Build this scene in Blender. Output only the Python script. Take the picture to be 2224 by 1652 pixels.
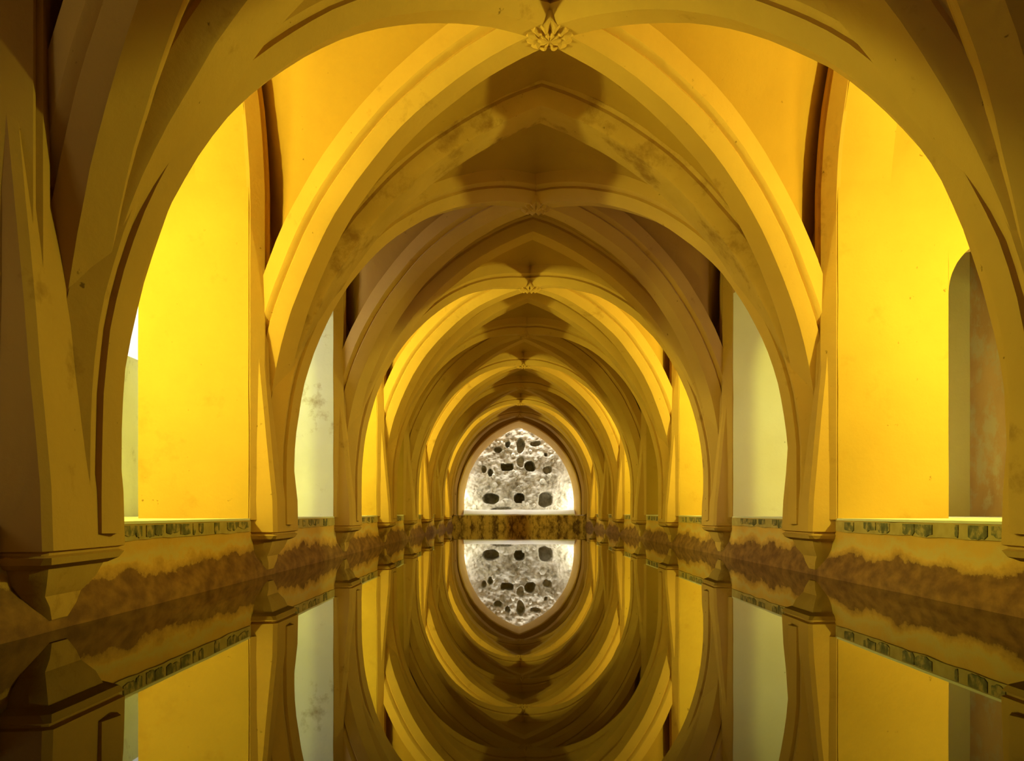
import bpy, bmesh, math, random
from mathutils import Vector, noise, Matrix

for o in list(bpy.data.objects):
    bpy.data.objects.remove(o)
scene = bpy.context.scene
COL = scene.collection
random.seed(7)

# ----------------------------------------------------------------- camera / world / light
CAMH = 0.52                       # lens height above the water (water is z = 0)
CAMX = -0.246
F_PX = 1900.0
cam = bpy.data.cameras.new('camera')
cam.sensor_fit = 'HORIZONTAL'
cam.sensor_width = 36.0
cam.lens = 36.0 * F_PX / 2224.0
cam.shift_y = 286.0 / 2224.0
cam.clip_start = 0.05
camo = bpy.data.objects.new('camera', cam)
COL.objects.link(camo)
camo.location = (CAMX, 0, CAMH)
camo.rotation_euler = (math.pi / 2, 0, 0)
scene.camera = camo

scene.view_settings.view_transform = 'Standard'
scene.view_settings.look = 'None'
scene.view_settings.gamma = 1.0
scene.view_settings.use_curve_mapping = False
scene.view_settings.exposure = 0.0

world = bpy.data.worlds.new('world')
scene.world = world
world.use_nodes = True
world.node_tree.nodes['Background'].inputs[0].default_value = (0.9, 0.95, 1.0, 1)
world.node_tree.nodes['Background'].inputs[1].default_value = 1.2

# bays: pier k (1..9) stands at PZ(k); bay b lies between pier b and pier b+1
D = 3.25
Z1 = 4.13
NB = 8
def PZ(k): return Z1 + D * (k - 1)
BACK_Y = PZ(9)

WARM = (0.95, 1.0, 0.14)
def lamp(name, loc, power, color, radius=0.08):
    l = bpy.data.lights.new(name, 'POINT')
    l.energy = power; l.color = color; l.shadow_soft_size = radius
    o = bpy.data.objects.new(name, l); COL.objects.link(o)
    o.location = loc
    return o
def area(name, loc, rot, sx, sy, power, color, spread=math.pi):
    l = bpy.data.lights.new(name, 'AREA')
    l.shape = 'RECTANGLE'; l.size = sx; l.size_y = sy
    l.energy = power; l.color = color; l.spread = spread
    o = bpy.data.objects.new(name, l); COL.objects.link(o)
    o.location = loc; o.rotation_euler = rot
    return o

LAMP_H = 1.85
for b, pw in ((1, 450), (3, 400), (5, 380), (7, 380)):
    for s in (-1, 1):
        lamp('aisle_lamp', (-3.75 if s < 0 else 3.70, PZ(b) + (0.60 if s < 0 else 0.75), CAMH + LAMP_H), pw, WARM)
# daylight at the two side windows of the second bay and the grotto shaft; unseen fills added at the near end
WIN_L = (PZ(2) + 1.3, PZ(2) + 2.68, 1.71, 3.1)      # y0, y1, h0, h1 in the left outer wall
WIN_R = (PZ(2) + 0.4, PZ(2) + 1.5, 0.9, 2.4)
XOL, XOR = -4.45, 5.05
def aimed(name, loc, direction, sx, sy, power, color, spread):
    o = area(name, loc, (0, 0, 0), sx, sy, power, color, math.radians(spread))
    o.rotation_euler = Vector(direction).to_track_quat('-Z', 'Y').to_euler()
    return o
aimed('window_daylight', (XOL - 0.8, PZ(2) + 1.9, CAMH + 3.0), (0.8, 0.36, -0.5), 1.6, 1.6, 50, (0.86, 0.93, 1.0), 110)
aimed('window_daylight', (XOR + 0.8, PZ(2) + 0.9, CAMH + 2.4), (-0.8, 0.40, -0.5), 1.4, 1.4, 31, (0.95, 0.96, 0.95), 110)
aimed('near_bay_fill', (-1.7, -1.6, CAMH + 0.9), (0.55, 0.8, 0.25), 1.0, 1.8, 5, (1.0, 1.0, 0.7), 140)  # added fill behind the camera, lifts the nearest ribs and piers
aimed('near_bay_fill', (-4.0, 0.8, CAMH + 1.6), (0.1, 1, 0), 0.7, 1.6, 8, (1.0, 1.0, 0.72), 150)  # added fill in the left aisle, brightens its first cross wall
for s in (-1, 1):
    aimed('grotto_daylight', (s * 2.22, BACK_Y + 0.75, CAMH + 0.55), (-s, 0.35, 0.05), 0.8, 1.1, 15 if s < 0 else 30, (1.0, 0.97, 0.86), 180)
aimed('grotto_daylight', (0, BACK_Y + 0.6, CAMH + 4.6), (0, 0.1, -1), 4.0, 0.9, 150, (1.0, 0.97, 0.88), 120)

# ----------------------------------------------------------------- materials
def new_mat(name):
    m = bpy.data.materials.new(name); m.use_nodes = True
    nt = m.node_tree
    b = nt.nodes['Principled BSDF']
    return m, nt, b
def nd(nt, t, **kw):
    n = nt.nodes.new(t)
    for k, v in kw.items(): setattr(n, k, v)
    return n
def pos(nt, scale=(1, 1, 1)):
    g = nd(nt, 'ShaderNodeNewGeometry')
    mp = nd(nt, 'ShaderNodeMapping')
    mp.inputs['Scale'].default_value = scale
    nt.links.new(g.outputs['Position'], mp.inputs['Vector'])
    return mp.outputs['Vector']
def tex(nt, vec, scale, detail=4, rough=0.55):
    n = nd(nt, 'ShaderNodeTexNoise')
    n.inputs['Scale'].default_value = scale
    n.inputs['Detail'].default_value = detail
    n.inputs['Roughness'].default_value = rough
    nt.links.new(vec, n.inputs['Vector'])
    return n.outputs['Fac']
def ramp(nt, fac, stops):
    r = nd(nt, 'ShaderNodeValToRGB')
    e = r.color_ramp.elements
    e[0].position, e[0].color = stops[0][0], (*stops[0][1], 1)
    e[1].position, e[1].color = stops[-1][0], (*stops[-1][1], 1)
    for p, c in stops[1:-1]:
        x = e.new(p); x.color = (*c, 1)
    nt.links.new(fac, r.inputs['Fac'])
    return r.outputs['Color']
def mix(nt, fac, a, b, mode='MIX'):
    m = nd(nt, 'ShaderNodeMix', data_type='RGBA', blend_type=mode)
    if isinstance(fac, float): m.inputs[0].default_value = fac
    else: nt.links.new(fac, m.inputs[0])
    for i, v in ((6, a), (7, b)):
        if isinstance(v, tuple): m.inputs[i].default_value = (*v, 1)
        else: nt.links.new(v, m.inputs[i])
    return m.outputs[2]
def bump(nt, bsdf, h, strength, dist=0.01):
    b = nd(nt, 'ShaderNodeBump')
    b.inputs['Strength'].default_value = strength
    b.inputs['Distance'].default_value = dist
    nt.links.new(h, b.inputs['Height'])
    nt.links.new(b.outputs['Normal'], bsdf.inputs['Normal'])

def plaster(name, c1, c2, stain, stain_lo=0.66, stain_hi=0.76, big=0.8, rough=0.85, bstr=0.25):
    m, nt, b = new_mat(name)
    v = pos(nt)
    base = ramp(nt, tex(nt, v, big, 5), [(0.32, c1), (0.68, c2)])
    sm = ramp(nt, tex(nt, v, 3.1, 8, 0.65), [(stain_lo, (0, 0, 0)), (stain_hi, (1, 1, 1))])
    col = mix(nt, sm, base, stain)
    fleck = ramp(nt, tex(nt, v, 17, 3), [(0.72, (0, 0, 0)), (0.78, (1, 1, 1))])
    col = mix(nt, fleck, col, tuple(x * 0.6 for x in stain))
    nt.links.new(col, b.inputs['Base Color'])
    b.inputs['Roughness'].default_value = rough
    b.inputs['Specular IOR Level'].default_value = 0.25
    bump(nt, b, tex(nt, v, 9, 8, 0.6), bstr, 0.02)
    return m

M = {}
M['plaster'] = plaster('ochre_plaster', (0.375, 0.202, 0.045), (0.445, 0.248, 0.060), (0.28, 0.132, 0.025))
M['rib'] = plaster('khaki_rib_plaster', (0.44, 0.242, 0.062), (0.52, 0.295, 0.08), (0.31, 0.155, 0.036), 0.62, 0.76)
M['web'] = plaster('orange_ochre_web_plaster', (0.35, 0.178, 0.031), (0.42, 0.225, 0.042), (0.26, 0.118, 0.02))
M['plaster_wall'] = plaster('ochre_wall_plaster', (0.40, 0.228, 0.041), (0.47, 0.278, 0.055), (0.36, 0.185, 0.03), 0.58, 0.8)
M['plaster_worn'] = plaster('worn_ochre_plaster', (0.40, 0.22, 0.052), (0.51, 0.29, 0.085), (0.26, 0.125, 0.028), 0.52, 0.66, 1.6)
M['plaster_white'] = plaster('stained_white_plaster', (0.76, 0.75, 0.68), (0.88, 0.88, 0.84), (0.46, 0.38, 0.26), 0.56, 0.7, 0.9)
M['plaster_beige'] = plaster('beige_plaster', (0.70, 0.62, 0.42), (0.78, 0.72, 0.55), (0.6, 0.5, 0.3), 0.68, 0.85)
M['plaster_brown'] = plaster('peeling_brown_plaster', (0.32, 0.17, 0.075), (0.44, 0.26, 0.12), (0.40, 0.30, 0.19), 0.50, 0.62, 1.3)
M['plaster_grey'] = plaster('grey_render', (0.50, 0.47, 0.38), (0.62, 0.59, 0.48), (0.36, 0.32, 0.24), 0.6, 0.75)
M['aisle_floor'] = plaster('pale_floor', (0.62, 0.55, 0.42), (0.75, 0.70, 0.58), (0.45, 0.38, 0.26))

# pool wall: ochre above, rust-brown tide stains creeping up from the water
m, nt, b = new_mat('tide_stained_plaster')
v = pos(nt)
vs = pos(nt, (1.0, 0.5, 0.9))
g = nd(nt, 'ShaderNodeSeparateXYZ'); nt.links.new(v, g.inputs[0])
base = ramp(nt, tex(nt, v, 1.5, 5), [(0.3, (0.55, 0.285, 0.05)), (0.7, (0.65, 0.355, 0.078))])
ad = nd(nt, 'ShaderNodeMath', operation='MULTIPLY_ADD')
nt.links.new(tex(nt, vs, 4.2, 9, 0.66), ad.inputs[0]); ad.inputs[1].default_value = -0.36
nt.links.new(g.outputs['Z'], ad.inputs[2])
tide = ramp(nt, ad.outputs[0], [(0.0, (1, 1, 1)), (0.012, (0.55, 0.55, 0.55)), (0.07, (0, 0, 0))])
pale = ramp(nt, ad.outputs[0], [(0.06, (0, 0, 0)), (0.10, (0.55, 0.55, 0.55)), (0.16, (0, 0, 0))])
col = mix(nt, pale, base, (0.52, 0.40, 0.16))
brown = ramp(nt, tex(nt, vs, 13, 6), [(0.35, (0.12, 0.040, 0.009)), (0.7, (0.26, 0.115, 0.027))])
col = mix(nt, tide, col, brown)
nt.links.new(col, b.inputs['Base Color'])
b.inputs['Roughness'].default_value = 0.8
bump(nt, b, tex(nt, v, 14, 8, 0.65), 0.25, 0.015)
M['pool_wall'] = m

m, nt, b = new_mat('faded_green_glaze')
v = pos(nt)
col = ramp(nt, tex(nt, v, 16, 6), [(0.33, (0.055, 0.048, 0.024)), (0.50, (0.14, 0.115, 0.052)), (0.62, (0.40, 0.27, 0.10))])
nt.links.new(col, b.inputs['Base Color']); b.inputs['Roughness'].default_value = 0.6
M['tile'] = m
m, nt, b = new_mat('pale_band_plaster')
v = pos(nt)
col = ramp(nt, tex(nt, v, 9, 6), [(0.3, (0.36, 0.24, 0.075)), (0.7, (0.48, 0.34, 0.13))])
nt.links.new(col, b.inputs['Base Color']); b.inputs['Roughness'].default_value = 0.8
M['band'] = m
m, nt, b = new_mat('dark_mottled_band')
v = pos(nt, (1, 1, 0.5))
col = ramp(nt, tex(nt, v, 5, 6, 0.7), [(0.40, (0.15, 0.07, 0.03)), (0.56, (0.70, 0.44, 0.17))])
nt.links.new(col, b.inputs['Base Color']); b.inputs['Roughness'].default_value = 0.8
M['dark_band'] = m

m, nt, b = new_mat('grotto_stone')
v = pos(nt)
col = ramp(nt, tex(nt, v, 2.6, 8, 0.7), [(0.32, (0.26, 0.24, 0.17)), (0.46, (0.55, 0.52, 0.41)), (0.62, (0.76, 0.73, 0.61))])
nt.links.new(col, b.inputs['Base Color']); b.inputs['Roughness'].default_value = 0.9
bump(nt, b, tex(nt, v, 12, 8, 0.7), 0.4, 0.03)
M['stone'] = m
m, nt, b = new_mat('white_stone')
v = pos(nt)
col = ramp(nt, tex(nt, v, 3, 5), [(0.3, (0.78, 0.75, 0.65)), (0.7, (0.88, 0.86, 0.80))])
nt.links.new(col, b.inputs['Base Color']); b.inputs['Roughness'].default_value = 0.8
M['white'] = m
m, nt, b = new_mat('tan_arch_plaster')
v = pos(nt)
col = ramp(nt, tex(nt, v, 2, 5), [(0.3, (0.74, 0.46, 0.14)), (0.7, (0.84, 0.56, 0.19))])
nt.links.new(col, b.inputs['Base Color']); b.inputs['Roughness'].default_value = 0.8
M['tan'] = m

m, nt, b = new_mat('still_water')
v = pos(nt, (1.0, 0.6, 1.0))
b.inputs['Base Color'].default_value = (0.030, 0.016, 0.004, 1)
b.inputs['Roughness'].default_value = 0.012
b.inputs['IOR'].default_value = 1.52
b.inputs['Specular IOR Level'].default_value = 0.5
bump(nt, b, tex(nt, v, 1.4, 2), 0.02, 0.02)
M['water'] = m

# ----------------------------------------------------------------- helpers
def put(o, parent=None):
    COL.objects.link(o)
    if parent is not None: o.parent = parent
    return o
def mesh_obj(name, verts, faces, mat, parent=None, smooth=None, wob=0.0, wf=2.5):
    me = bpy.data.meshes.new(name)
    if wob:
        verts = [tuple(Vector(p) + noise.noise_vector(Vector(p) * wf) * wob + noise.noise_vector(Vector(p) * wf * 5.3) * wob * 0.35) for p in verts]
    me.from_pydata([tuple(p) for p in verts], [], faces)
    bm = bmesh.new(); bm.from_mesh(me)
    bmesh.ops.recalc_face_normals(bm, faces=bm.faces)
    bm.to_mesh(me); bm.free()
    if smooth:
        me.shade_smooth()
        me.set_sharp_from_angle(angle=math.radians(smooth))
    me.materials.append(M[mat])
    return put(bpy.data.objects.new(name, me), parent)
def empty(name, loc):
    o = bpy.data.objects.new(name, None); o.location = loc; o.empty_display_size = 0.2
    return put(o)
def tag(o, label, cat=None, group=None, kind=None):
    o['label'] = label
    if cat: o['category'] = cat
    if group: o['group'] = group
    if kind: o['kind'] = kind
    return o
def adopt(root, *parts):
    for p in parts:
        p.parent = root
        p.matrix_parent_inverse = Matrix.Translation(-Vector(root.location))
def box(name, a, b, mat, parent=None, wob=0.0):
    (x0, y0, z0), (x1, y1, z1) = a, b
    v = [(x0,y0,z0),(x1,y0,z0),(x1,y1,z0),(x0,y1,z0),(x0,y0,z1),(x1,y0,z1),(x1,y1,z1),(x0,y1,z1)]
    f = [(0,1,2,3),(4,5,6,7),(0,1,5,4),(1,2,6,5),(2,3,7,6),(3,0,4,7)]
    return mesh_obj(name, v, f, mat, parent, wob=wob)
def arch_h(s, a, y0, ap):
    r = ap - y0; d = (r * r - a * a) / (2 * a); R = a + d
    s = min(abs(s), a)
    return y0 + math.sqrt(max(R * R - (s + d) ** 2, 0))
def half_arch(a, y0, ap, n, foot=None):
    """points (s, h) from the apex (s=0) down to the springing, spaced by angle; optional straight foot"""
    r = ap - y0; d = (r * r - a * a) / (2 * a); R = a + d
    t0 = math.acos(max(-1, min(1, d / R)))
    P = [(R * math.cos(t0 * (1 - i / n)) - d, y0 + R * math.sin(t0 * (1 - i / n))) for i in range(n + 1)]
    P[0] = (0.0, ap)
    if foot is not None:
        for j in range(1, 4): P.append((a, y0 + (foot - y0) * j / 3))
    return P
def sweep(path, lats, norms, section, closed=True):
    """section: list of (lateral, normal)"""
    V, Fc = [], []
    n = len(section)
    for p, l, nn in zip(path, lats, norms):
        for a, b in section: V.append(p + l * a + nn * b)
    for i in range(len(path) - 1):
        for j in range(n if closed else n - 1):
            k = (j + 1) % n
            Fc.append((i*n+j, i*n+k, (i+1)*n+k, (i+1)*n+j))
    Fc.append(tuple(range(n))); Fc.append(tuple((len(path)-1)*n + j for j in range(n)))
    return V, Fc
def path_frames(pts2, to3, lat):
    """pts2 in (s,h); to3 maps to 3D; normals lie in the path plane pointing away from the opening"""
    P = [to3(s, h) for s, h in pts2]
    N = []
    for i in range(len(P)):
        t = (P[min(i+1, len(P)-1)] - P[max(i-1, 0)]).normalized()
        n = t.cross(lat).normalized()
        N.append(n)
    return P, N

ORD = ['', 'nearest', 'second', 'third', 'fourth', 'fifth', 'sixth', 'seventh', 'eighth', 'ninth']
SIDE = {-1: 'left', 1: 'right'}

# ----------------------------------------------------------------- vault geometry constants (heights above lens)
A_T, Y_T, AP_T = 2.19, 0.19, 3.36          # transverse arch
XD, YD, AP_D = 2.115, 0.39, 3.13           # diagonal ribs
ZDN, XDF, ZDF = 1.62, 2.19, 1.42           # near-foot depth, far-foot offset and depth of a diagonal rib
XW = 2.31                                  # inner face of the side walls
WT = 0.42
HS = -0.06                                 # aisle floor / sill level
HTOP = 4.75
A_F, Y_F, AP_F = 1.235, 2.40, 4.08         # side openings
BACK = PZ(9)
def pier_c(k): return PZ(k) - (0.25 if k == 1 else 0.10)
def jamb0(b): return pier_c(b) + 0.30          # opening of bay b starts
def jamb1(b): return PZ(b + 1) - (0.62 if b == 0 else 0.50)

# ----------------------------------------------------------------- water
def grid_plane(name, x0, x1, y0, y1, z, nx, ny, mat):
    V = [(x0 + (x1-x0)*i/nx, y0 + (y1-y0)*j/ny, z) for j in range(ny+1) for i in range(nx+1)]
    Fc = [(j*(nx+1)+i, j*(nx+1)+i+1, (j+1)*(nx+1)+i+1, (j+1)*(nx+1)+i) for j in range(ny) for i in range(nx)]
    return mesh_obj(name, V, Fc, mat)
tag(box('pool_water', (-XW - 0.1, -2.0, -0.6), (XW + 0.1, BACK + 0.3, 0.0), 'water'),
    'long still pool of dark water mirroring the vaults', 'water')

# ----------------------------------------------------------------- long pool walls, aisle floors, outer walls, ceiling
def extrude_profile(name, prof, y0, y1, ny, mat, wob=0.0, parent=None):
    V, Fc = [], []
    n = len(prof)
    for j in range(ny + 1):
        y = y0 + (y1 - y0) * j / ny
        for x, z in prof: V.append((x, y, z))
    for j in range(ny):
        for i in range(n):
            k = (i + 1) % n
            Fc.append((j*n+i, j*n+k, (j+1)*n+k, (j+1)*n+i))
    Fc.append(tuple(range(n))); Fc.append(tuple(ny*n + i for i in range(n)))
    return mesh_obj(name, V, Fc, mat, parent, smooth=30, wob=wob)

WALL = {}
for s in (-1, 1):
    prof = [(s*(XW-0.05), -0.5), (s*(XW-0.05), 0.05), (s*(XW-0.03), 0.10), (s*(XW-0.004), 0.16), (s*XW, 0.24),
            (s*XW, CAMH+HS-0.004), (s*(XW+WT), CAMH+HS-0.004), (s*(XW+WT), -0.5)]
    w = extrude_profile('wall_' + SIDE[s], prof, -2.0, BACK + 0.05, 240, 'pool_wall', wob=0.006)
    tag(w, 'low tide-stained pool wall along the %s edge of the water' % SIDE[s], kind='structure')
    WALL[s] = w
    xo = XOL if s < 0 else XOR
    fl = box('floor_' + SIDE[s], (s*(XW-0.006), -2.0, CAMH+HS-0.004), (xo, BACK + 0.05, CAMH+HS+0.012), 'aisle_floor')
    tag(fl, 'pale %s aisle floor level with the pool edge' % SIDE[s], kind='structure')

def panel(name, u0, u1, v0, v1, ua, ub, va, arch, to3, depth, mat, parent=None, n=28, wob=0.004, ns=10):
    """wall panel with one opening [ua,ub] whose sill is va and whose head is arch(u); extruded by vector depth"""
    V, Fc = [], []
    def add(p): V.append(p); return len(V) - 1
    def strip(us, bots, tops):
        rows = 14
        prevs = None
        for u, bt, tp in zip(us, bots, tops):
            col = [(add(to3(u, bt + (tp - bt) * r / rows)), add(to3(u, bt + (tp - bt) * r / rows) + depth)) for r in range(rows + 1)]
            if prevs:
                for r in range(rows):
                    Fc.append((prevs[r][0], col[r][0], col[r+1][0], prevs[r+1][0]))
                    Fc.append((prevs[r][1], col[r][1], col[r+1][1], prevs[r+1][1]))
                Fc.append((prevs[0][0], col[0][0], col[0][1], prevs[0][1]))
                Fc.append((prevs[rows][0], col[rows][0], col[rows][1], prevs[rows][1]))
            else: first = col
            prevs = col
        for c in (first, prevs):
            for r in range(rows): Fc.append((c[r][0], c[r+1][0], c[r+1][1], c[r][1]))
    lin = lambda a, b, k: [a + (b - a) * i / k for i in range(k + 1)]
    if ua > u0 + 1e-4: strip(lin(u0, ua, ns), [v0]*(ns+1), [v1]*(ns+1))
    if ub < u1 - 1e-4: strip(lin(ub, u1, ns), [v0]*(ns+1), [v1]*(ns+1))
    c = (ua + ub) / 2; hw = (ub - ua) / 2
    us = [c - hw * math.cos(math.pi * i / n) for i in range(n + 1)]
    us[0], us[-1] = ua, ub
    strip(us, [arch(u) for u in us], [v1]*(n+1))
    if va is not None and va > v0 + 1e-4: strip(lin(ua, ub, 6), [v0]*7, [va]*7)
    return mesh_obj(name, V, Fc, mat, parent, smooth=30, wob=wob)

# side walls above the sill: one pierced panel and one wall rib for each bay
for s in (-1, 1):
    for b in range(0, NB + 1):
        ya, yb = jamb0(b), jamb1(b)
        y0 = pier_c(b) if b > 0 else PZ(0) - 0.1
        y1 = pier_c(b + 1)
        if b == NB: y1 = BACK; yb = BACK - 0.5
        c, hw = (ya + yb) / 2, (yb - ya) / 2
        to3 = lambda u, v, s=s: Vector((s * XW, u, CAMH + v))
        ah = lambda u, c=c, hw=hw: arch_h((u - c) * A_F / hw, A_F, Y_F, AP_F)
        p = panel('arcade_wall', y0, y1, HS, HTOP, ya, yb, None, ah, to3, Vector((s * WT, 0, 0)), 'plaster_wall', wob=0.006)
        adopt(WALL[s], p)
        # wall rib framing the opening
        half = half_arch(hw, Y_F, AP_F, 16, HS)
        pts = [(-q[0], q[1]) for q in reversed(half)] + half[1:]
        P, N = path_frames(pts, lambda a, h: Vector((s * XW, c + a, CAMH + h)), Vector((1, 0, 0)))
        # outward normals
        if N[len(N)//2].z < 0: N = [-q for q in N]
        sec = [(0.02, -0.008), (-0.008, -0.008), (-0.10, 0.075), (-0.10, 0.095), (-0.085, 0.105), (-0.115, 0.125), (-0.11, 0.19), (0.02, 0.20)]
        V, Fc = sweep(P, [Vector((s, 0, 0))] * len(P), N, sec)
        adopt(WALL[s], mesh_obj('wall_rib', V, Fc, 'rib', smooth=35, wob=0.006))

# cross walls dividing the aisles, each with an arched doorway
DX0, DR, DSP = 3.18, 0.45, 1.72
CW = {}
for s in (-1, 1):
    xo = abs(XOL if s < 0 else XOR)
    for k in range(1, NB + 1):
        yf = jamb1(k - 1)
        mat = 'plaster_wall'
        if k == 3: mat = 'plaster_white' if s < 0 else 'plaster_beige'
        to3 = lambda u, v, s=s, yf=yf: Vector((s * u, yf - 0.014, CAMH + v))
        ah = lambda u: DSP + math.sqrt(max(DR*DR - (u - DX0 - DR)**2, 0))
        p = panel('wall_cross', XW + 0.003, xo, HS, HTOP, DX0, DX0 + 2*DR, None, ah, to3, Vector((0, 0.42, 0)), mat, wob=0.006)
        tone = {2: 'glowing yellow', 3: 'stained white' if s < 0 else 'soft beige', 4: 'bright yellow'}.get(k, 'shadowed ochre')
        tag(p, '%s cross wall with arched doorway in %s aisle, beside %s pier from the front' % (tone, SIDE[s], ORD[k]), kind='structure')
        CW[s, k] = p

def outer_wall(s):
    x = XOL if s < 0 else XOR
    W = WIN_L if s < 0 else WIN_R
    to3 = lambda u, v: Vector((x, u, CAMH + v))
    p = panel('wall_outer_' + SIDE[s], -2.0, BACK + 0.05, HS, HTOP, W[0], W[1], W[2], lambda u: W[3] if False else W[3],
              to3, Vector((s * 0.3, 0, 0)), 'plaster_grey' if s < 0 else 'plaster_brown', wob=0.004, ns=30)
    tag(p, '%s plaster outer wall of %s aisle glimpsed through arched doorway' % ('grey' if s < 0 else 'peeling brown', SIDE[s]), kind='structure')
outer_wall(-1); outer_wall(1)
tag(box('ceiling', (XOL - 0.3, -2.2, CAMH + HTOP), (XOR + 0.3, BACK + 0.05, CAMH + HTOP + 0.3), 'plaster'), 'masonry roof slab over the vaults', kind='structure')
tag(box('wall_front', (XOL - 0.3, -2.4, -0.5), (XOR + 0.3, -2.2, CAMH + HTOP), 'plaster'), 'plaster wall behind the viewer', kind='structure')

# ----------------------------------------------------------------- piers with corbels
def wedge_block(name, s, levels, mat, parent, wob=0.006):
    """levels: (h, xfront, ycentre, half width, chamfer)"""
    V, Fc = [], []
    for h, xf, yc, hw, ch in levels:
        for x, y in ((XW + 0.05, yc - hw - 0.02), (xf + ch, yc - hw), (xf, yc - hw + ch), (xf, yc + hw - ch), (xf + ch, yc + hw), (XW + 0.05, yc + hw + 0.02)):
            V.append((s * x, y, CAMH + h))
    n = 6
    for i in range(len(levels) - 1):
        for j in range(n):
            k = (j + 1) % n
            Fc.append((i*n+j, i*n+k, (i+1)*n+k, (i+1)*n+j))
    Fc.append(tuple(range(n))); Fc.append(tuple((len(levels)-1)*n+j for j in range(n)))
    return mesh_obj(name, V, Fc, mat, parent, smooth=25, wob=wob)
for s in (-1, 1):
    for k in range(1, NB + 1):
        yc = pier_c(k); hw = 0.36
        root = empty('pier', (s * XW, yc, 0))
        xf = A_T - 0.02
        xm = xf - 0.065
        shaft = wedge_block('shaft', s, [(-0.165, xm + 0.02, yc, hw - 0.02, .03), (-0.157, xm, yc, hw, .03)] + [(0.10 + 0.24*i, min(xm + 0.008 + 0.022*i, XW - 0.02), yc, hw, .03) for i in range(11)], 'rib', None)
        mould = wedge_block('moulding', s, [(-0.235, xm + 0.06, yc, hw - 0.05, .04), (-0.215, xm + 0.02, yc, hw - 0.02, .03), (-0.185, xm + 0.005, yc, hw - 0.005, .02), (-0.176, xm + 0.025, yc, hw - 0.02, .02), (-0.165, xm + 0.025, yc, hw - 0.02, .02)], 'rib', None)
        cons = wedge_block('corbel', s, [(-0.47, XW - 0.06, yc, 0.10, .03), (-0.41, XW - 0.075, yc, 0.16, .04), (-0.36, xm + 0.13, yc, 0.21, .05), (-0.30, xm + 0.09, yc, 0.27, .05), (-0.23, xm + 0.065, yc, hw - 0.06, .05)], 'plaster_worn', None)
        adopt(root, shaft, mould, cons)
        tag(root, '%s pier from the front on the %s of the pool, with stepped corbel' % (ORD[k], SIDE[s]), 'pier', 'piers along the pool')

# ----------------------------------------------------------------- transverse arches
sec_t = [(-0.17, 0.0), (0.17, 0.0), (0.19, 0.02), (0.24, 0.12), (0.235, 0.15), (0.27, 0.17), (0.29, 0.36), (-0.29, 0.36), (-0.27, 0.17), (-0.235, 0.15), (-0.24, 0.12), (-0.19, 0.02)]
for k in range(1, NB + 1):
    half = half_arch(A_T, Y_T, AP_T, 30, -0.10)
    pts = [(-q[0], q[1]) for q in reversed(half)] + half[1:]
    P, N = path_frames(pts, lambda a, h: Vector((a, PZ(k), CAMH + h)), Vector((0, 1, 0)))
    if N[len(N)//2].z < 0: N = [-q for q in N]
    V, Fc = sweep(P, [Vector((0, 1, 0))] * len(P), N, sec_t)
    o = mesh_obj('transverse_arch', V, Fc, 'plaster_worn' if k == 2 else 'rib', smooth=30, wob=0.012, wf=1.7)
    tag(o, '%s pointed cross arch from the front spanning the pool%s' % (ORD[k], ', mottled with stains' if k == 2 else ''), 'arch', 'pointed arches spanning the pool')

# ----------------------------------------------------------------- rib vaults
sec_d = [(-0.085, 0.0), (0.085, 0.0), (0.10, 0.015), (0.165, 0.10), (0.15, 0.125), (0.185, 0.14), (0.20, 0.155), (0.21, 0.30),
         (-0.21, 0.30), (-0.20, 0.155), (-0.185, 0.14), (-0.15, 0.125), (-0.165, 0.10), (-0.10, 0.015)]
EX = 0.20          # web sits this far above the rib soffit
def diag_h(t): return arch_h(t * 2.64, 2.64, YD, AP_D)
def boss_mesh(name, c):
    V, Fc = [(c[0], c[1], c[2] - 0.05)], []
    nr, na = 7, 64
    for i in range(1, nr + 1):
        r = i / nr
        for j in range(na):
            th = 2 * math.pi * j / na
            rr = 0.185 * r * (1 + (0.07 * math.cos(12 * th) if r > 0.6 else 0))
            z = -0.05 * (1 - r ** 3) + (0.017 * math.cos(12 * th) * (1 if 0.3 < r < 0.95 else 0.2))
            if i == 3: z += 0.02
            if i == nr: z = 0.05
            V.append((c[0] + rr * math.cos(th), c[1] + rr * math.sin(th), c[2] + z))
    for j in range(na):
        Fc.append((0, 1 + j, 1 + (j+1) % na))
    for i in range(nr - 1):
        for j in range(na):
            k = (j + 1) % na
            Fc.append((1+i*na+j, 1+i*na+k, 1+(i+1)*na+k, 1+(i+1)*na+j))
    Fc.append(tuple(1 + (nr-1)*na + j for j in range(na)))
    return mesh_obj(name, V, Fc, 'rib', smooth=25)
def surf(name, rows, mat, thick=0.05):
    V, Fc = [], []
    n = len(rows[0])
    for r in rows: V += r
    for i in range(len(rows) - 1):
        for j in range(n - 1):
            Fc.append((i*n+j, i*n+j+1, (i+1)*n+j+1, (i+1)*n+j))
    o = mesh_obj(name, V, Fc, mat, smooth=40, wob=0.02, wf=1.3)
    md = o.modifiers.new('thickness', 'SOLIDIFY'); md.thickness = thick; md.offset = 0
    return o
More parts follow.
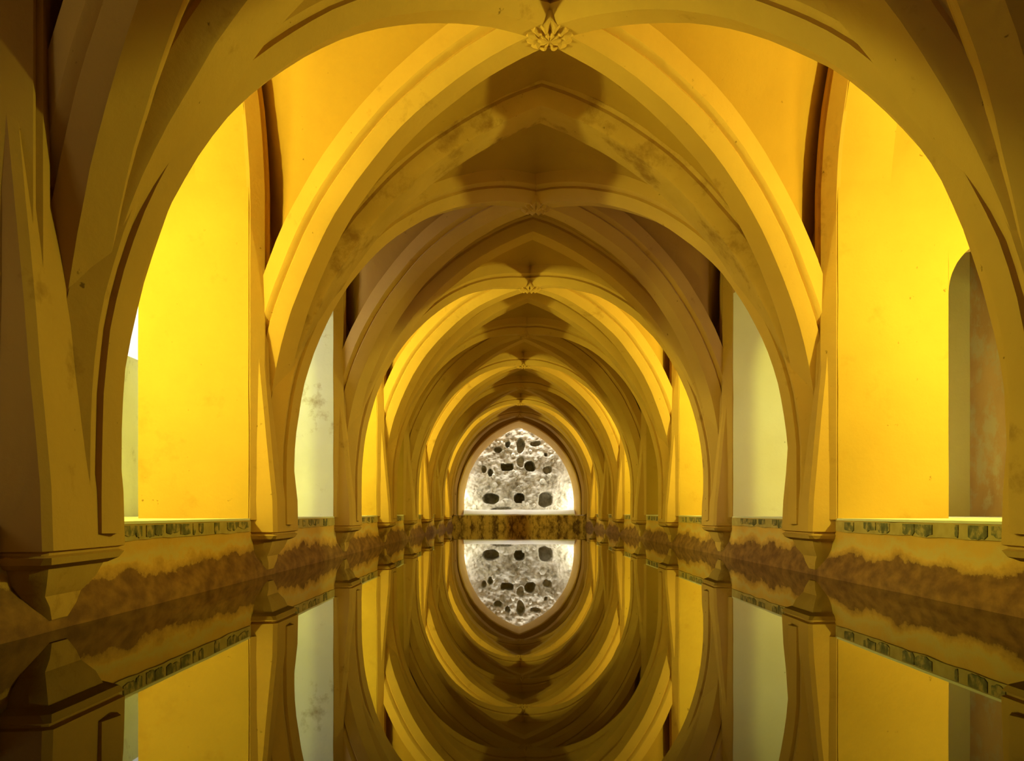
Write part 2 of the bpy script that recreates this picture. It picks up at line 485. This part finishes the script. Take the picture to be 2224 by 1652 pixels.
for b in range(0, NB + 1):
    if b == NB: pass
    yc = PZ(b) + D / 2
    if b == NB: pass
    root = empty('rib_vault', (0, yc, CAMH + AP_D))
    n = 30
    # four half ribs
    for sx in (-1, 1):
        for sy in (-1, 1):
            dirv = Vector((sx * (XDF if sy > 0 else XD), sy * (ZDF if sy > 0 else ZDN), 0))
            half = half_arch(dirv.length, YD, AP_D, n, -0.10); dirv.normalize()
            lat = Vector((0, 0, 1)).cross(dirv).normalized()
            P, N = path_frames(half, lambda a, h: Vector((0, yc, CAMH + h)) + dirv * a, lat)
            if N[2].z < 0: N = [-q for q in N]
            V, Fc = sweep(P, [lat] * len(P), N, sec_d)
            adopt(root, mesh_obj('diagonal_rib', V, Fc, 'rib', smooth=30, wob=0.010, wf=1.9))
    # webs
    T = [math.sin(math.pi / 2 * i / 24) for i in range(25)]
    for sy in (-1, 1):
        if b == 0 and sy == -1: pass
        rows = []
        for t in [-q for q in reversed(T)] + T[1:]:
            x = (XDF if sy > 0 else XD) * t
            d = Vector((x, yc + sy * abs(t) * (ZDF if sy > 0 else ZDN), CAMH + diag_h(abs(t)) + EX))
            xa = (A_T + 0.1) * t
            a = Vector((xa, yc + sy * D / 2, CAMH + arch_h(xa, A_T + 0.16, Y_T, AP_T + 0.16) + 0.02))
            row = []
            for u in range(9):
                f = u / 8
                p = d.lerp(a, f); p.z += 0.10 * math.sin(math.pi * f) * (1 - abs(t))
                row.append(p)
            rows.append(row)
        adopt(root, surf('web', rows, 'web'))
    for sx in (-1, 1):
        rows = []
        for t in [-q for q in reversed(T)] + T[1:]:
            zq = t * (ZDF if t > 0 else ZDN)
            d = Vector((sx * (XDF if t > 0 else XD) * abs(t), yc + zq, CAMH + diag_h(abs(t)) + EX))
            a = Vector((sx * (XW + 0.02), yc + zq, CAMH + max(arch_h(zq, 1.66, 1.5, 4.36), diag_h(abs(t)) + EX)))
            row = []
            for u in range(25):
                f = u / 24
                p = d.lerp(a, f); p.z += 0.08 * math.sin(math.pi * f) * (1 - abs(t))
                # pocket beside the wall, shaped so this part of the web falls in shade
                wpk = max(0.02, min(0.52, 0.20 * (p.z - CAMH - 0.8)))
                g_ = max(0.0, min(1.0, (abs(p.x) - (XW - wpk)) / (0.5 * wpk)))
                p.y += (1 if t > 0 else -1) * 0.19 * g_ * g_ * (3 - 2 * g_) * min(1.0, abs(t) * 2.0)
                row.append(p)
            rows.append(row)
        adopt(root, surf('web', rows, 'web'))
    adopt(root, boss_mesh('boss', (0, yc, CAMH + AP_D + 0.012)))
    desc = {0: 'dim ribbed vault right overhead, cut by the top of the photo', 1: 'nearest full rib vault with lit yellow webs and a carved boss',
            2: 'dim grey-brown rib vault behind the nearest yellow one', 3: 'second yellow-lit rib vault, its small boss above the pool'}.get(
            b, '%s rib vault from the front, deep in the perspective' % ORD[b])
    tag(root, desc, 'vault', 'rib vaults over the pool')

# ----------------------------------------------------------------- end wall, arch and grotto
A_E, Y_E, AP_E = 1.92, 0.35, 2.966
to3 = lambda u, v: Vector((u, BACK, CAMH + v))
p = panel('wall_back', -XW - WT, XW + WT, -0.10, HTOP, -A_E - .17, A_E + .17, None, lambda u: arch_h(u, A_E + .17, Y_E, AP_E + .17), to3, Vector((0, 0.3, 0)), 'plaster', n=60)
tag(p, 'far end wall pierced by a pointed arch onto the grotto', kind='structure')
half = half_arch(A_E + 0.005, Y_E, AP_E + 0.005, 30, -0.10)
pts = [(-q[0], q[1]) for q in reversed(half)] + half[1:]
P, N = path_frames(pts, lambda a, h: Vector((a, BACK, CAMH + h)), Vector((0, 1, 0)))
if N[len(N)//2].z < 0: N = [-q for q in N]
V, Fc = sweep(P, [Vector((0, 1, 0))] * len(P), N, [(-0.05, 0.20), (-0.05, 0.16), (-0.02, 0.135), (0.46, -0.012), (0.48, 0.20)])
tag(mesh_obj('end_arch', V, Fc, 'tan', smooth=30, wob=0.01), 'tan pointed arch framing the stone grotto at far end', 'arch')
tag(box('trim_1', (-XW, BACK - 0.04, -0.4), (XW, BACK + 0.3, CAMH - 0.105), 'dark_band', wob=0.004), 'dark mottled pool edge below the grotto', kind='structure')
# white apron sloping up to the rockwork
V = []
for i in range(61):
    x = -A_E + 0.0 + 2 * A_E * i / 60
    nz = 0.015 * noise.noise(Vector((x * 3, 0, 1)))
    V += [(x, BACK + 0.02, CAMH - 0.105), (x, BACK + 0.03, CAMH - 0.07 + nz), (x, BACK + 0.32, CAMH + 0.075 + nz), (x, BACK + 1.3, CAMH + 0.09), (x, BACK + 1.3, CAMH - 0.105)]
Fc = [(i*5+j, i*5+(j+1) % 5, (i+1)*5+(j+1) % 5, (i+1)*5+j) for i in range(60) for j in range(5)] + [tuple(range(5)), tuple(300 + j for j in range(5))]
tag(mesh_obj('grotto_ledge', V, Fc, 'white', smooth=30), 'bright white stone ledge at the foot of the grotto', 'ledge')

GY = BACK + 1.15
SC = GY / F_PX
def gx(px): return (px - 1112) * SC + CAMX
def gh(py): return (1112 - py) * SC
HOLES = [  # (cx, cy, rx, ry, power, depth) in photograph pixels
    (1067, 1082, 17, 10, 3, 1), (1128, 1082, 11, 10, 2.5, 1), (1185, 1085, 15, 15, 2.4, .8),
    (1100, 1014, 13, 8, 6, .9), (1151.5, 1012, 11, 10, 2, 1), (1065, 1026, 5, 7, 2, .5),
    (1189, 1020, 8, 9, 2, .35), (1130, 968, 8, 16, 2, .45), (1131, 1004, 7, 11, 3, .22), (1082, 976, 8, 6, 2, .5),
    (1102, 965, 5, 6, 2, .5), (1163, 963, 11, 5, 2, .45), (1185, 987, 4, 5, 2, .3), (1050, 1018, 6, 8, 2, .3), (1090, 1104, 22, 2.5, 2, .2)]
nx, nz = 190, 170
x0, x1, h0, h1 = -2.5, 2.5, -0.1, 3.9
V, Fc = [], []
for j in range(nz + 1):
    for i in range(nx + 1):
        x = x0 + (x1 - x0) * i / nx; h = h0 + (h1 - h0) * j / nz
        q = Vector((x, 3.1, h))
        wx = 0.05 * noise.noise(q * 4); wz = 0.05 * noise.noise(q * 4 + Vector((9, 0, 0)))
        dy = 0.07 * noise.fractal(q * 2.3, 0.6, 2.1, 5)
        dy += 0.06 * (1 - (noise.voronoi(q * 4.2)[0][1] - noise.voronoi(q * 4.2)[0][0])) * 0.5
        px = (x + wx - CAMX) / SC + 1112; py = 1112 - (h + wz) / SC
        for cx, cy, rx, ry, pw, dp in HOLES:
            e = abs((px - cx) / rx) ** pw + abs((py - cy) / ry) ** pw
            if e < 1.5:
                f = max(0.0, min(1.0, (1.25 - e) / 0.45))
                dy += dp * 0.85 * f
        V.append((x, GY + dy, CAMH + h))
for j in range(nz):
    for i in range(nx):
        Fc.append((j*(nx+1)+i, j*(nx+1)+i+1, (j+1)*(nx+1)+i+1, (j+1)*(nx+1)+i))
groot = empty('grotto', (0, GY, CAMH - 0.1))
tag(groot, 'rough pale stone grotto wall with dark hollows, at far end', 'grotto')
gw = mesh_obj('rock_face', V, Fc, 'stone', smooth=60)
adopt(groot, gw)
# loose knobbly stones studding the rock face, sharing a few meshes
stone_meshes = []
for q in range(6):
    bm = bmesh.new(); bmesh.ops.create_icosphere(bm, subdivisions=1, radius=1)
    for vv in bm.verts: vv.co += noise.noise_vector(vv.co * 1.3 + Vector((q * 7, 0, 0))) * 0.35
    me = bpy.data.meshes.new('stone'); bm.to_mesh(me); bm.free(); me.materials.append(M['stone'])
    stone_meshes.append(me)
cnt = 0
while cnt < 40:
    px, py = random.uniform(1015, 1248), random.uniform(935, 1105)
    X, H = gx(px), gh(py)
    if abs(X) > 2.0 or H > arch_h(X, A_E, Y_E, AP_E) + 0.1: continue
    if any(abs((px-cx)/(rx+3))**2 + abs((py-cy)/(ry+3))**2 < 1.1 for cx, cy, rx, ry, pw, dp in HOLES): continue
    o = put(bpy.data.objects.new('stone', stone_meshes[cnt % 6]))
    r = random.uniform(0.05, 0.11)
    o.scale = (r * random.uniform(.8, 1.5), r * 0.9, r)
    o.rotation_euler = (random.uniform(-.5, .5), random.uniform(-3, 3), random.uniform(-.5, .5))
    o.location = (X, GY + 0.04, CAMH + H)
    adopt(groot, o); cnt += 1
tag(box('wall_grotto_left', (-2.6, BACK + 0.3, -0.3), (-2.35, GY + 1.3, CAMH + 5), 'white'), 'pale side wall of the grotto recess, left', kind='structure')
tag(box('wall_grotto_right', (2.25, BACK + 0.3, -0.3), (2.6, GY + 1.3, CAMH + 5), 'white'), 'pale side wall of the grotto recess, right', kind='structure')
tag(box('wall_grotto_back', (-2.6, GY + 1.2, -0.3), (2.6, GY + 1.4, CAMH + 5), 'stone'), 'dark masonry behind the grotto hollows', kind='structure')

# ----------------------------------------------------------------- pale band with patches of faded green tile under the sill
def zx(px, s): 
    d = abs(px - 1112)
    return F_PX * (XW + (CAMX if s < 0 else -CAMX)) / d
PATCH = {(1, 1): [(1838, 1858), (1880, 1906), (1910, 1936), (1965, 1990), (1992, 2029), (2079, 2086), (2108, 2150), (2159, 2190)],
         (-1, 1): [(262, 290), (290, 303), (313, 330), (331, 350), (357, 385), (388, 409), (415, 420), (428, 437), (462, 472), (490, 512), (514, 536)],
         (1, 2): [(1611, 1627), (1629, 1645), (1650, 1664), (1680, 1690), (1692, 1705)],
         (-1, 2): [(629, 646), (655, 660), (668, 690), (700, 708)]}
for s in (-1, 1):
    for b in range(0, NB):
        ya, yb = jamb0(b) - 0.05, jamb1(b)
        root = empty('tile_band', (s * XW, (ya + yb) / 2, CAMH + HS - 0.05))
        n = 24
        V, Fc = [], []
        for i in range(n + 1):
            y = ya + (yb - ya) * i / n
            lo = HS - 0.092 + 0.012 * noise.noise(Vector((y * 4, s, 3)))
            for x, h in ((XW - 0.010, HS - 0.008), (XW - 0.010, lo), (XW + 0.02, lo - 0.004), (XW + 0.02, HS - 0.008)):
                V.append((s * x, y, CAMH + h))
        for i in range(n):
            for j in range(4): Fc.append((i*4+j, i*4+(j+1) % 4, (i+1)*4+(j+1) % 4, (i+1)*4+j))
        Fc += [(0, 1, 2, 3), tuple(n*4+j for j in range(4))]
        adopt(root, mesh_obj('band', V, Fc, 'band'))
        if (s, b) in PATCH: spans = [tuple(sorted((zx(p, s), zx(q, s)))) for p, q in PATCH[s, b]]
        else:
            spans = []; y = ya + 0.1
            while y < yb - 0.3:
                w = random.uniform(.06, .22); spans.append((y, y + w)); y += w + random.uniform(.02, .25)
        for q0, q1 in spans:
            ht = random.uniform(0.050, 0.078); top = HS - 0.010 - random.uniform(0, .006)
            m_ = 6; V, Fc = [], []
            for i in range(m_ + 1):
                y = q0 + (q1 - q0) * i / m_
                e = 0.8 if i in (0, m_) else 1.0
                lo = top - ht * e + random.uniform(-.008, .008)
                V += [(s*(XW-0.016), y, CAMH+top), (s*(XW-0.016), y, CAMH+lo), (s*(XW-0.004), y, CAMH+lo-.003), (s*(XW-0.004), y, CAMH+top)]
            for i in range(m_):
                for j in range(4): Fc.append((i*4+j, i*4+(j+1) % 4, (i+1)*4+(j+1) % 4, (i+1)*4+j))
            Fc += [(0, 1, 2, 3), tuple(m_*4+j for j in range(4))]
            adopt(root, mesh_obj('tile', V, Fc, 'tile'))
        where = ['beside the viewer', 'under the nearest opening', 'under the second opening', 'under the third opening', 'under the fourth opening', 'under the fifth opening',
                 'under the sixth opening', 'under the seventh opening', 'under the eighth opening'][b]
        tag(root, 'band of faded green tile remnants %s on the %s' % (where, SIDE[s]), 'tile band', 'tile bands along the pool edge')
